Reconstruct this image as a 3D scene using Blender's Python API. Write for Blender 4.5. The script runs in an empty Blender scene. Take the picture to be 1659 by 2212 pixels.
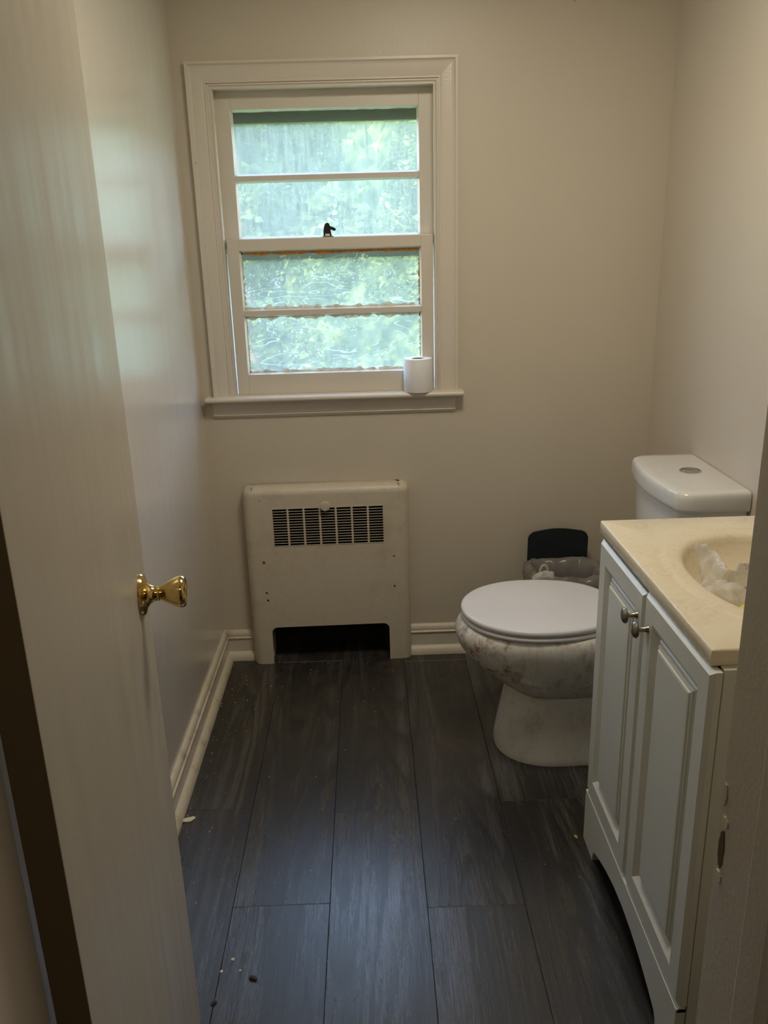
import bpy, bmesh, math, random
from mathutils import Vector, Matrix, noise
random.seed(7)
scn = bpy.context.scene
COL = scn.collection

# ---------------------------------------------------------------- camera
F = 1783.47
cam_d = bpy.data.cameras.new('camera'); cam = bpy.data.objects.new('camera', cam_d); COL.objects.link(cam)
cam_d.sensor_fit = 'VERTICAL'; cam_d.sensor_height = 24.0; cam_d.lens = 24.0 * F / 2212.0
cam_d.clip_start = 0.05
R_ = Vector((0.99939564, -0.02174437, -0.02712078)); U_ = Vector((0.03249155, 0.30702606, 0.95114631))
W_ = -Vector((0.01235529, 0.95145267, -0.30754701))
m = Matrix.Identity(4)
for i in range(3):
    m[i][0] = R_[i]; m[i][1] = U_[i]; m[i][2] = W_[i]
m[0][3] = 0; m[1][3] = 0; m[2][3] = 1.5
cam.matrix_world = m
scn.camera = cam

# ---------------------------------------------------------------- sky, sun, exposure
wd = bpy.data.worlds.new('world'); scn.world = wd; wd.use_nodes = True
wn = wd.node_tree.nodes; wl = wd.node_tree.links
sky = wn.new('ShaderNodeTexSky'); sky.sky_type = 'NISHITA'; sky.sun_disc = False
sky.sun_elevation = math.radians(50); sky.sun_rotation = math.radians(200); sky.air_density = 1.2; sky.dust_density = 2.0
bg = wn['Background']; bg.inputs['Strength'].default_value = 5.6
tn = wn.new('ShaderNodeMix'); tn.data_type = 'RGBA'; tn.blend_type = 'MULTIPLY'; tn.inputs[0].default_value = 1.0
tn.inputs[7].default_value = (1.10, .92, 1.04, 1)      # the camera's white balance for daylight
wl.new(sky.outputs[0], tn.inputs[6]); wl.new(tn.outputs[2], bg.inputs['Color'])

sun_d = bpy.data.lights.new('sun', 'SUN'); sun_d.energy = 2.5; sun_d.angle = math.radians(1.0); sun_d.color = (1, .95, .85)
sun = bpy.data.objects.new('sun', sun_d); COL.objects.link(sun); sun.location = (-3, -6, 9)
sun.rotation_euler = Vector((0.35, 0.75, -0.95)).to_track_quat('-Z', 'Y').to_euler()

hl_d = bpy.data.lights.new('hall_fill_light', 'AREA'); hl_d.shape = 'DISK'; hl_d.size = 0.5  # added weak fill from the hall side
hl_d.energy = 6.0; hl_d.color = (1.0, .86, .68)

bl_d = bpy.data.lights.new('bath_fill_light', 'AREA'); bl_d.shape = 'DISK'; bl_d.size = 0.42  # added main fill for the dim interior
bl_d.energy = 19.0; bl_d.color = (1.0, .91, .74)

scn.view_settings.view_transform = 'Standard'; scn.view_settings.look = 'None'
scn.view_settings.gamma = 1.0; scn.view_settings.use_curve_mapping = False
scn.view_settings.exposure = -0.55
scn.cycles.max_bounces = 14; scn.cycles.diffuse_bounces = 8; scn.cycles.glossy_bounces = 5
scn.cycles.transmission_bounces = 8; scn.cycles.transparent_max_bounces = 24
scn.cycles.sample_clamp_indirect = 6.0; scn.cycles.use_denoising = True
scn.cycles.caustics_reflective = False; scn.cycles.caustics_refractive = False

# ---------------------------------------------------------------- node helpers
def new_mat(name, col, rough=.5, metal=0., spec=.5, coat=0.):
    mt = bpy.data.materials.new(name); mt.use_nodes = True
    b = mt.node_tree.nodes['Principled BSDF']
    b.inputs['Base Color'].default_value = (*col, 1); b.inputs['Roughness'].default_value = rough
    b.inputs['Metallic'].default_value = metal; b.inputs['Specular IOR Level'].default_value = spec
    b.inputs['Coat Weight'].default_value = coat
    return mt, mt.node_tree.nodes, mt.node_tree.links, b
def coords(N, L, scale=(1, 1, 1), kind='Object', world=False, loc=(0, 0, 0)):
    mp = N.new('ShaderNodeMapping'); mp.inputs['Scale'].default_value = scale; mp.inputs['Location'].default_value = loc
    if world: L.new(N.new('ShaderNodeNewGeometry').outputs['Position'], mp.inputs['Vector'])
    else: L.new(N.new('ShaderNodeTexCoord').outputs[kind], mp.inputs['Vector'])
    return mp.outputs[0]
def nse(N, L, vec, scale, detail=4, rough=.55, dist=0.):
    n = N.new('ShaderNodeTexNoise'); n.inputs['Scale'].default_value = scale; n.inputs['Detail'].default_value = detail
    n.inputs['Roughness'].default_value = rough; n.inputs['Distortion'].default_value = dist
    L.new(vec, n.inputs['Vector']); return n.outputs['Fac']
def ramp(N, L, fac, stops):
    r = N.new('ShaderNodeValToRGB'); e = r.color_ramp.elements
    while len(e) < len(stops): e.new(.5)
    for el, (p, c) in zip(e, stops):
        el.position = p; el.color = (*c, 1) if not isinstance(c, (int, float)) else (c, c, c, 1)
    L.new(fac, r.inputs['Fac']); return r.outputs['Color']
def mixc(N, L, fac, a, b, mode='MIX'):
    x = N.new('ShaderNodeMix'); x.data_type = 'RGBA'; x.blend_type = mode
    for sock, v in ((x.inputs[0], fac), (x.inputs[6], a), (x.inputs[7], b)):
        if isinstance(v, (int, float)): sock.default_value = v
        elif isinstance(v, tuple): sock.default_value = (*v, 1)
        else: L.new(v, sock)
    return x.outputs[2]
def mth(N, L, op, a, b=0.):
    x = N.new('ShaderNodeMath'); x.operation = op
    for i, v in enumerate((a, b)):
        if isinstance(v, (int, float)): x.inputs[i].default_value = v
        else: L.new(v, x.inputs[i])
    return x.outputs[0]
def bump(N, L, b, h, strength=.2, dist=.01):
    x = N.new('ShaderNodeBump'); x.inputs['Strength'].default_value = strength; x.inputs['Distance'].default_value = dist
    L.new(h, x.inputs['Height']); L.new(x.outputs[0], b.inputs['Normal'])

# ---------------------------------------------------------------- materials
def paint(name, col, rough, specks=True, streak=False, bumps=.06, dirt=.0, dirtcol=(.22, .16, .09), spec=.75):
    mt, N, L, b = new_mat(name, col, rough)
    v = coords(N, L, world=True)
    big = nse(N, L, v, 1.6, 3)
    c = mixc(N, L, big, tuple(x * .94 for x in col), tuple(min(1, x * 1.04) for x in col))
    if dirt:
        d = ramp(N, L, nse(N, L, v, 9, 8, .7), [(.52, 0), (.75, 1)])
        c = mixc(N, L, mth(N, L, 'MULTIPLY', d, dirt), c, dirtcol)
    if specks:
        vo = N.new('ShaderNodeTexVoronoi'); vo.inputs['Scale'].default_value = 7; L.new(v, vo.inputs['Vector'])
        s = mth(N, L, 'LESS_THAN', vo.outputs['Distance'], .028)
        s = mth(N, L, 'MULTIPLY', s, mth(N, L, 'GREATER_THAN', nse(N, L, v, 3), .55))
        c = mixc(N, L, mth(N, L, 'MULTIPLY', s, .6), c, (.16, .11, .07))
    L.new(c, b.inputs['Base Color'])
    if streak:
        vs = coords(N, L, (26, 26, 1.4), world=True)
        st = nse(N, L, vs, 1.0, 5, .6); b.inputs['Specular IOR Level'].default_value = spec
        big2 = nse(N, L, coords(N, L, (5, 5, 2), world=True), 1.0, 4, .6)
        rr = ramp(N, L, st, [(.35, rough * .8), (.7, rough * 1.35)])
        L.new(rr, b.inputs['Roughness'])
        h = mth(N, L, 'ADD', mth(N, L, 'MULTIPLY', st, .06), mth(N, L, 'MULTIPLY', nse(N, L, v, 220, 2), .25))
        bump(N, L, b, mth(N, L, 'ADD', h, big2), bumps, .004)
    else:
        h = mth(N, L, 'ADD', nse(N, L, v, 160, 2), mth(N, L, 'MULTIPLY', nse(N, L, v, 7, 3), 1.2))
        bump(N, L, b, h, bumps, .004)
    return mt
M = {}
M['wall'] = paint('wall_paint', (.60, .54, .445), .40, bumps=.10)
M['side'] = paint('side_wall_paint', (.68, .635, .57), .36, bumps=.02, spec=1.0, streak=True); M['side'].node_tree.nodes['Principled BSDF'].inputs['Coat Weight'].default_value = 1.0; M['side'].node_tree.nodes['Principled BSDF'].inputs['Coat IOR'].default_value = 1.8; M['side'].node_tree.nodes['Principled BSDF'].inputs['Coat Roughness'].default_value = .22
M['trim'] = paint('trim_paint', (.66, .605, .525), .30, bumps=.10)
M['dirtytrim'] = paint('dirty_trim_paint', (.66, .60, .48), .42, dirt=.9, bumps=.25)
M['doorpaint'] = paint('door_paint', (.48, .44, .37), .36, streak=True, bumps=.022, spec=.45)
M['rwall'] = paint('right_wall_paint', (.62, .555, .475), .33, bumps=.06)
M['rad'] = paint('radiator_paint', (.60, .54, .44), .36, dirt=.35, bumps=.3, dirtcol=(.30, .21, .11))
M['cab'] = paint('vanity_paint', (.66, .67, .62), .38, bumps=.05, specks=False)
M['ceil'] = paint('ceiling_paint', (.72, .68, .62), .8, specks=False)
M['rawedge'] = paint('bare_door_edge', (.11, .075, .035), .7, specks=False)
M['brownhall'] = paint('hall_wall_paint', (.50, .44, .36), .6, specks=False)

def simple(name, col, rough, metal=0., spec=.5, coat=0., nz=None):
    mt, N, L, b = new_mat(name, col, rough, metal, spec, coat)
    v = coords(N, L, world=True)
    n = nse(N, L, v, nz or 30, 4)
    L.new(mixc(N, L, n, tuple(x * .88 for x in col), tuple(min(1, x * 1.1) for x in col)), b.inputs['Base Color'])
    return mt
M['black'] = simple('black_plastic', (.014, .020, .024), .38)
M['latch'] = simple('dark_metal', (.006, .006, .007), .45)
M['nickel'] = simple('brushed_nickel', (.30, .275, .24), .33, 1.)
M['chrome'] = simple('chrome', (.62, .62, .62), .18, 1.)
M['darkmetal'] = simple('dusty_dark_metal', (.014, .012, .010), .85)
M['storm'] = simple('storm_frame_grey', (.13, .12, .125), .5)
M['chip'] = simple('paint_chip', (.75, .68, .52), .7)
M['crumb'] = simple('crumb', (.66, .58, .44), .8)
M['darkcrumb'] = simple('dark_crumb', (.02, .018, .016), .6)
M['orangecrumb'] = simple('orange_crumb', (.45, .25, .06), .6)
M['bark'] = simple('bark', (.10, .07, .045), .9)
M['paper'] = simple('toilet_paper', (.82, .82, .85), .9, nz=200)
M['tube'] = simple('cardboard', (.33, .24, .15), .9)
M['yellow'] = simple('yellow_wrapper', (.72, .62, .12), .35)
M['lidplastic'] = simple('seat_plastic', (.76, .76, .80), .35, nz=3)
M['wood'] = simple('bare_wood', (.50, .24, .07), .7, nz=60)
M['peel'] = simple('peeling_white_paint', (.78, .72, .62), .6, nz=90)
M['lawn'] = simple('lawn', (.10, .20, .05), .9, nz=4)
M['subfloor'] = simple('subfloor', (.01, .009, .008), .9)
M['siding'] = simple('house_siding', (.6, .6, .57), .7)

# brass with tarnish
mt, N, L, b = new_mat('brass', (.72, .50, .17), .12, 1.)
v = coords(N, L, world=True)
t_ = ramp(N, L, nse(N, L, v, 55, 5, .7), [(.55, 0), (.72, 1)])
L.new(mixc(N, L, t_, (.74, .54, .22), (.28, .14, .04)), b.inputs['Base Color'])
L.new(ramp(N, L, t_, [(0, .10), (1, .45)]), b.inputs['Roughness']); M['brass'] = mt

# porcelain with dust and rusty runs
def porcelain(name, dirt, rough=.16):
    mt, N, L, b = new_mat(name, (.72, .71, .68), rough)
    v = coords(N, L, world=True)
    runs = nse(N, L, coords(N, L, (38, 38, 4), world=True), 1, 6, .7)
    blot = nse(N, L, v, 26, 8, .75, .6)
    big = nse(N, L, v, 4.5, 2)
    sx = N.new('ShaderNodeSeparateXYZ'); L.new(v, sx.inputs[0])
    front = ramp(N, L, sx.outputs['X'], [(.30, 1.), (.52, .45)])
    d = mth(N, L, 'MULTIPLY', ramp(N, L, blot, [(.47, 0), (.60, 1)]), ramp(N, L, big, [(.40, .25), (.58, 1)]))
    d = mth(N, L, 'MULTIPLY', d, front)
    d = mth(N, L, 'ADD', d, mth(N, L, 'MULTIPLY', ramp(N, L, runs, [(.48, 0), (.75, 1)]), .45))
    d = mth(N, L, 'MINIMUM', mth(N, L, 'MULTIPLY', d, dirt), 1.)
    L.new(mixc(N, L, d, (.72, .71, .68), (.27, .18, .09)), b.inputs['Base Color'])
    L.new(ramp(N, L, d, [(0, rough), (.6, .6)]), b.inputs['Roughness'])
    return mt
M['porc'] = porcelain('dirty_porcelain', 1.35)
M['tank'] = porcelain('tank_porcelain', .12, .12)
M['porc_skirt'] = porcelain('stained_porcelain', .6, .25)

# cultured marble counter, dirty
mt, N, L, b = new_mat('cultured_marble', (.70, .60, .42), .28)
v = coords(N, L, world=True)
c = mixc(N, L, nse(N, L, v, 5, 4), (.80, .72, .55), (.73, .63, .46))
d1 = ramp(N, L, nse(N, L, v, 100, 10, .85, .5), [(.50, 0), (.74, 1)])
d2 = ramp(N, L, nse(N, L, v, 7, 4, .6), [(.40, 0), (.62, 1)])
c = mixc(N, L, mth(N, L, 'MULTIPLY', mth(N, L, 'MULTIPLY', d1, d2), .75), c, (.30, .22, .14))
L.new(c, b.inputs['Base Color'])
L.new(ramp(N, L, nse(N, L, v, 12, 5), [(.3, .22), (.7, .45)]), b.inputs['Roughness']); M['marble'] = mt

# floor planks
mt, N, L, b = new_mat('vinyl_plank', (.03, .03, .03), .4)
oi = N.new('ShaderNodeObjectInfo'); tc = N.new('ShaderNodeTexCoord')
off = N.new('ShaderNodeVectorMath'); off.operation = 'SCALE'; off.inputs[0].default_value = (.35, 7.3, 3.1); L.new(oi.outputs['Random'], off.inputs['Scale'])
add = N.new('ShaderNodeVectorMath'); add.operation = 'ADD'; L.new(tc.outputs['Object'], add.inputs[0]); L.new(off.outputs[0], add.inputs[1])
def mp(vec, sc):
    q = N.new('ShaderNodeMapping'); q.inputs['Scale'].default_value = sc; L.new(vec, q.inputs['Vector']); return q.outputs[0]
v0 = add.outputs[0]
warp = nse(N, L, mp(v0, (4.6, .40, 1)), 1.0, 1.5, .4)              # slow height field: its level lines draw cathedral grain
rings = mth(N, L, 'FRACT', mth(N, L, 'MULTIPLY', warp, 20.0))
rings = ramp(N, L, rings, [(0, 0.), (.35, .75), (.8, 1.), (1., 0.)])
fine = nse(N, L, mp(v0, (230, 9, 1)), 1.0, 6, .65)
streak = ramp(N, L, nse(N, L, mp(v0, (17, .8, 1)), 1.0, 3, .55, .4), [(.42, 0), (.66, 1)])
mott = nse(N, L, mp(v0, (90, 40, 1)), 1.0, 4, .7)
g = mth(N, L, 'ADD', mth(N, L, 'MULTIPLY', rings, .30), mth(N, L, 'MULTIPLY', fine, 1.1))
g = mth(N, L, 'ADD', g, mth(N, L, 'MULTIPLY', streak, .40))
g = mth(N, L, 'ADD', g, mth(N, L, 'MULTIPLY', mott, .30))
col = ramp(N, L, mth(N, L, 'MULTIPLY', g, .55), [(.36, (.006, .0058, .0056)), (.60, (.020, .0196, .019)), (.88, (.088, .087, .085))])
tint = mixc(N, L, oi.outputs['Random'], (.85, .85, .90), (1.15, 1.10, 1.0))
col = mixc(N, L, 1.0, col, tint, 'MULTIPLY')
pos = N.new('ShaderNodeNewGeometry').outputs['Position']; sx = N.new('ShaderNodeSeparateXYZ'); L.new(pos, sx.inputs[0])
backy = ramp(N, L, mth(N, L, 'MULTIPLY', sx.outputs['Y'], .3333), [(.70, 0), (.94, 1)])
leftx = ramp(N, L, mth(N, L, 'MULTIPLY', sx.outputs['X'], -1.0), [(.40, 0), (.58, .8)])
near = mth(N, L, 'MAXIMUM', backy, leftx)
dn = ramp(N, L, nse(N, L, pos, 14, 10, .8, .5), [(.47, 0), (.70, 1)])
col = mixc(N, L, mth(N, L, 'MULTIPLY', mth(N, L, 'MULTIPLY', near, dn), .8), col, (.085, .055, .030))
pt = N.new('ShaderNodeVectorMath'); pt.operation = 'DISTANCE'; L.new(pos, pt.inputs[0]); pt.inputs[1].default_value = (.215, 2.25, 0)
patch = mth(N, L, 'MULTIPLY', ramp(N, L, pt.outputs['Value'], [(.02, 1), (.11, 0)]), ramp(N, L, nse(N, L, pos, 90, 6, .8), [(.45, 0), (.62, 1)]))
col = mixc(N, L, mth(N, L, 'MULTIPLY', patch, .5), col, (.12, .085, .06))
L.new(col, b.inputs['Base Color'])
rg = mth(N, L, 'ADD', ramp(N, L, mth(N, L, 'MULTIPLY', g, .6), [(.2, .38), (.9, .22)]), mth(N, L, 'MULTIPLY', near, .22))
L.new(rg, b.inputs['Roughness'])
b.inputs['Specular IOR Level'].default_value = 1.0
bump(N, L, b, g, .30, .0012); M['plank'] = mt

# leaves
mt = bpy.data.materials.new('leaves'); mt.use_nodes = True; N = mt.node_tree.nodes; L = mt.node_tree.links; N.clear()
o_ = N.new('ShaderNodeOutputMaterial'); df = N.new('ShaderNodeBsdfDiffuse'); tr = N.new('ShaderNodeBsdfTranslucent'); mx = N.new('ShaderNodeMixShader')
v = coords(N, L, world=True)
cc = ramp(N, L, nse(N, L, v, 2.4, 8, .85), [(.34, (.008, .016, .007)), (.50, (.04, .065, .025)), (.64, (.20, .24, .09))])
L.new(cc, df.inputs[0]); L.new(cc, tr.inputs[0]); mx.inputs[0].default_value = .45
L.new(df.outputs[0], mx.inputs[1]); L.new(tr.outputs[0], mx.inputs[2]); L.new(mx.outputs[0], o_.inputs[0]); M['leaf'] = mt

# dirty window glass: clear glass with a film of pale dust that scatters daylight
def glass(name, film, sx_, sy_, scratches, tintc):
    mt = bpy.data.materials.new(name); mt.use_nodes = True; N = mt.node_tree.nodes; L = mt.node_tree.links; N.clear()
    out = N.new('ShaderNodeOutputMaterial'); tr = N.new('ShaderNodeBsdfTransparent'); tr.inputs[0].default_value = (.95, .98, .95, 1)
    du = N.new('ShaderNodeBsdfTranslucent'); du.inputs[0].default_value = (*tintc, 1)
    dd = N.new('ShaderNodeBsdfDiffuse'); dd.inputs[0].default_value = (*tintc, 1)
    gl = N.new('ShaderNodeBsdfGlossy'); gl.inputs['Roughness'].default_value = .06
    v = coords(N, L, world=True)
    a = nse(N, L, coords(N, L, (sx_, 1, sy_), world=True), 1, 6, .7)
    f = ramp(N, L, a, [(.3, film * .65), (.7, film * 1.35)])
    vo = N.new('ShaderNodeTexVoronoi'); vo.inputs['Scale'].default_value = 110; L.new(v, vo.inputs['Vector'])
    sp = mth(N, L, 'MULTIPLY', mth(N, L, 'LESS_THAN', vo.outputs['Distance'], .30), mth(N, L, 'GREATER_THAN', nse(N, L, v, 14, 6, .8), .56 if scratches else .61))
    f = mth(N, L, 'ADD', f, mth(N, L, 'MULTIPLY', sp, .35))
    if scratches:
        w = nse(N, L, coords(N, L, (2.2, 1, 9), world=True), 1.6, 2, .5)
        sc = mth(N, L, 'LESS_THAN', mth(N, L, 'ABSOLUTE', mth(N, L, 'SUBTRACT', mth(N, L, 'FRACT', mth(N, L, 'MULTIPLY', w, 9)), .5)), .035)
        sc = mth(N, L, 'MULTIPLY', sc, mth(N, L, 'GREATER_THAN', nse(N, L, v, 8, 3), .52))
        f = mth(N, L, 'ADD', f, mth(N, L, 'MULTIPLY', sc, .25))
    f = mth(N, L, 'MINIMUM', f, .92)
    m1 = N.new('ShaderNodeMixShader'); m1.inputs[0].default_value = .25; L.new(du.outputs[0], m1.inputs[1]); L.new(dd.outputs[0], m1.inputs[2])
    m2 = N.new('ShaderNodeMixShader'); L.new(f, m2.inputs[0]); L.new(tr.outputs[0], m2.inputs[1]); L.new(m1.outputs[0], m2.inputs[2])
    m3 = N.new('ShaderNodeMixShader'); m3.inputs[0].default_value = .03; L.new(m2.outputs[0], m3.inputs[1]); L.new(gl.outputs[0], m3.inputs[2])
    L.new(m3.outputs[0], out.inputs[0]); return mt
M['glass_up'] = glass('hazy_glass', .05, 60, 9, False, (.80, .88, .82))
M['glass_low'] = glass('spotted_glass', .075, 22, 14, True, (.86, .93, .88))
M['glass_storm'] = glass('storm_glass_screened', .15, 70, 9, False, (.80, .86, .74))
M['glass_storm_low'] = glass('storm_glass', .09, 30, 12, False, (.80, .88, .76))
def translucent(name, col, k):
    mt = bpy.data.materials.new(name); mt.use_nodes = True; N = mt.node_tree.nodes; L = mt.node_tree.links; N.clear()
    out = N.new('ShaderNodeOutputMaterial'); a = N.new('ShaderNodeBsdfDiffuse'); t = N.new('ShaderNodeBsdfTranslucent'); m_ = N.new('ShaderNodeMixShader'); m_.inputs[0].default_value = k
    v = coords(N, L, world=True); c = mixc(N, L, ramp(N, L, nse(N, L, v, 70, 6, .7), [(.35, 0), (.65, 1)]), tuple(x * .6 for x in col), col)
    L.new(c, a.inputs[0]); L.new(c, t.inputs[0]); L.new(a.outputs[0], m_.inputs[1]); L.new(t.outputs[0], m_.inputs[2]); L.new(m_.outputs[0], out.inputs[0]); return mt
M['peel'] = translucent('old_peeling_paint', (.86, .78, .66), .6)
M['wood'] = translucent('bare_wood_with_old_varnish', (.78, .42, .15), .35)

# thin plastic film
def film(name, col, clear, ink=None):
    mt = bpy.data.materials.new(name); mt.use_nodes = True; N = mt.node_tree.nodes; L = mt.node_tree.links; N.clear()
    out = N.new('ShaderNodeOutputMaterial'); tr = N.new('ShaderNodeBsdfTransparent'); pb = N.new('ShaderNodeBsdfPrincipled')
    pb.inputs['Roughness'].default_value = .22; pb.inputs['Base Color'].default_value = (*col, 1)
    v = coords(N, L, world=True)
    if ink:
        k = mth(N, L, 'MULTIPLY', mth(N, L, 'GREATER_THAN', nse(N, L, v, 120, 2), .53), mth(N, L, 'GREATER_THAN', nse(N, L, v, 22, 1), .5))
        L.new(mixc(N, L, k, col, ink), pb.inputs['Base Color'])
    mx = N.new('ShaderNodeMixShader'); f = ramp(N, L, nse(N, L, v, 40, 4), [(.3, clear * .8), (.7, clear * 1.1)])
    L.new(f, mx.inputs[0]); L.new(pb.outputs[0], mx.inputs[1]); L.new(tr.outputs[0], mx.inputs[2]); L.new(mx.outputs[0], out.inputs[0]); return mt
M['film'] = film('clear_plastic_film', (.80, .78, .74), .62)
M['film_ink'] = film('printed_plastic_film', (.76, .74, .76), .55, (.10, .12, .32))
M['binbag'] = film('smoky_bin_bag', (.30, .28, .26), .35)

# ---------------------------------------------------------------- object helpers
ORG = {}
def org(p): return ORG.get(p.name, Vector((0, 0, 0))) if p else Vector((0, 0, 0))
def tag(o, label=None, cat=None, group=None, kind=None):
    if label: o['label'] = label
    if cat: o['category'] = cat
    if group: o['group'] = group
    if kind: o['kind'] = kind
    return o
def thing(name, label, cat, loc=(0, 0, 0), rz=0, group=None, kind=None, local=False):
    o = bpy.data.objects.new(name, None); COL.objects.link(o); o.location = loc; o.rotation_euler = (0, 0, rz)
    o.empty_display_size = .05
    ORG[o.name] = Vector((0, 0, 0)) if local else Vector(loc)
    return tag(o, label, cat, group, kind)
def link(name, bm, mat, parent=None, smooth=False, at=None):
    """one mesh object; vertices given in scene (or parent-local) coordinates; at = where its own origin goes"""
    me = bpy.data.meshes.new(name)
    base = Vector(at) if at is not None else (org(parent) if parent else Vector((0, 0, 0)))
    bmesh.ops.translate(bm, verts=bm.verts, vec=-base)
    bmesh.ops.recalc_face_normals(bm, faces=bm.faces)
    bm.to_mesh(me); bm.free()
    o = bpy.data.objects.new(name, me); COL.objects.link(o)
    o.location = base - org(parent) if parent else base
    if parent: o.parent = parent
    ORG[o.name] = base
    me.materials.append(M[mat] if isinstance(mat, str) else mat)
    if smooth:
        for p in me.polygons: p.use_smooth = True
        me.set_sharp_from_angle(angle=math.radians(smooth if smooth is not True else 40))
    return o
def box(bm, x0, x1, y0, y1, z0, z1, bev=0., seg=2):
    b2 = bmesh.new(); bmesh.ops.create_cube(b2, size=1)
    for vv in b2.verts: vv.co = Vector(((x0 + x1) / 2 + vv.co.x * (x1 - x0), (y0 + y1) / 2 + vv.co.y * (y1 - y0), (z0 + z1) / 2 + vv.co.z * (z1 - z0)))
    if bev: bmesh.ops.bevel(b2, geom=b2.edges[:], offset=bev, segments=seg, profile=.5, affect='EDGES')
    me = bpy.data.meshes.new('t'); b2.to_mesh(me); b2.free(); bm.from_mesh(me); bpy.data.meshes.remove(me); return bm
def bx(*a, **k): return box(bmesh.new(), *a, **k)
def rings_mesh(rings, close_u=True, cap0=True, cap1=True, bm=None):
    bm = bm or bmesh.new(); vs = [[bm.verts.new(p) for p in r] for r in rings]
    n = len(vs[0])
    for a, c in zip(vs, vs[1:]):
        for i in range(n if close_u else n - 1):
            j = (i + 1) % n; bm.faces.new((a[i], a[j], c[j], c[i]))
    if cap0: bm.faces.new(vs[0][::-1])
    if cap1: bm.faces.new(vs[-1])
    return bm
def lathe(profile, n=32, c=(0, 0, 0), axis='Z', bm=None):
    rs = []
    for (r, h) in profile:
        ring = []
        for i in range(n):
            a = 2 * math.pi * i / n; p = (r * math.cos(a), r * math.sin(a), h)
            if axis == 'X': p = (h, p[0], p[1])
            if axis == 'Y': p = (p[0], h, p[1])
            ring.append(Vector(p) + Vector(c))
        rs.append(ring)
    return rings_mesh(rs, bm=bm)
def prism(pts, d0, d1, axis='Y', bm=None, bev=0.):
    """2-D outline (u, v) swept between d0 and d1 along axis"""
    def P(u, v, d): return {'Y': (u, d, v), 'X': (d, u, v), 'Z': (u, v, d)}[axis]
    b2 = bmesh.new()
    rings_mesh([[P(u, v, d0) for u, v in pts], [P(u, v, d1) for u, v in pts]], bm=b2)
    bmesh.ops.recalc_face_normals(b2, faces=b2.faces)
    if bev:
        big = [f for f in b2.faces if len(f.verts) == len(pts)]
        es = {e for f in big for e in f.edges}
        bmesh.ops.bevel(b2, geom=list(es), offset=bev, segments=2, affect='EDGES')
    if bm is None: return b2
    me = bpy.data.meshes.new('t'); b2.to_mesh(me); b2.free(); bm.from_mesh(me); bpy.data.meshes.remove(me); return bm
def egg(x0, x1, cy, hw, n=64, xc=None, pf=2.1, pb=2.4):
    xc = x0 + (x1 - x0) * .5 if xc is None else xc
    out = []
    for i in range(n):
        a = 2 * math.pi * i / n; ca, sa = math.cos(a), math.sin(a)
        p = pf if ca < 0 else pb
        rx = (xc - x0) if ca < 0 else (x1 - xc)
        out.append((xc + rx * math.copysign(abs(ca) ** (2 / p), ca), cy + hw * math.copysign(abs(sa) ** (2 / p), sa)))
    return out
def moulding_run(profile, p0, p1, out, up, mitre0=0., mitre1=0., bm=None):
    """profile (o, u): o along `out`, u along `up`; swept from p0 to p1; mitre: how far the end slides per unit of u"""
    p0, p1, out, up = map(Vector, (p0, p1, out, up)); d = (p1 - p0).normalized()
    r0 = [p0 + out * o + up * u + d * (mitre0 * u) for o, u in profile]
    r1 = [p1 + out * o + up * u + d * (mitre1 * u) for o, u in profile]
    return rings_mesh([r0, r1], bm=bm)

D = 2.875; LX = -.585; RX = .99; FY = .66; CZ = 2.44; FY0 = .54
WX0, WX1, WZ0, WZ1 = -.485, .25, 1.005, 1.99     # window hole in the wall
# ---------------------------------------------------------------- setting
def st(name, bm, mat, parent=None, **k):
    o = link(name, bm, mat, parent, **k)
    if not parent: o['kind'] = 'structure'
    return o
RCX0, RCX1, RCZ = -.40, .06, .60                     # recess behind the radiator cover
b_ = bmesh.new(); T = .20
xs = [LX - .12, WX0, RCX0, RCX1, WX1, RX + .12]; zs = [0, RCZ, WZ0, WZ1, CZ]
for i in range(5):
    for j in range(4):
        x0, x1, z0, z1 = xs[i], xs[i + 1], zs[j], zs[j + 1]
        if x0 >= WX0 and x1 <= WX1 and j == 2: continue
        if (x0 >= RCX0 and x1 <= RCX1 and j == 0):
            box(b_, x0, x1, D + .13, D + T, z0, z1); continue
        box(b_, x0, x1, D, D + T, z0, z1)
bmesh.ops.remove_doubles(b_, verts=b_.verts, dist=1e-5)
st('wall_back', b_, 'wall')
st('wall_left', bx(LX - .12, LX, FY, D, 0, CZ), 'side')
st('wall_right', bx(RX, RX + .12, FY, D, 0, CZ), 'rwall')
b_ = bmesh.new(); box(b_, LX - .12, -.372, FY0, FY, 0, CZ); box(b_, .343, RX + .12, FY0, FY, 0, CZ); box(b_, -.372, .343, FY0, FY, 2.03, CZ)
st('wall_front', b_, 'wall')
st('ceiling', bx(-1.6, 1.6, -1.9, D + T, CZ, CZ + .15), 'ceil')
b_ = bmesh.new(); box(b_, -1.6, -1.5, -1.9, FY0, 0, CZ); box(b_, 1.5, 1.6, -1.9, FY0, 0, CZ); box(b_, -1.5, 1.5, -1.9, -1.8, 0, CZ)
box(b_, -1.5, LX - .12, FY0 - .0, FY0 + .1, 0, CZ); box(b_, RX + .12, 1.5, FY0, FY0 + .1, 0, CZ)
st('wall_hall', b_, 'brownhall')

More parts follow.
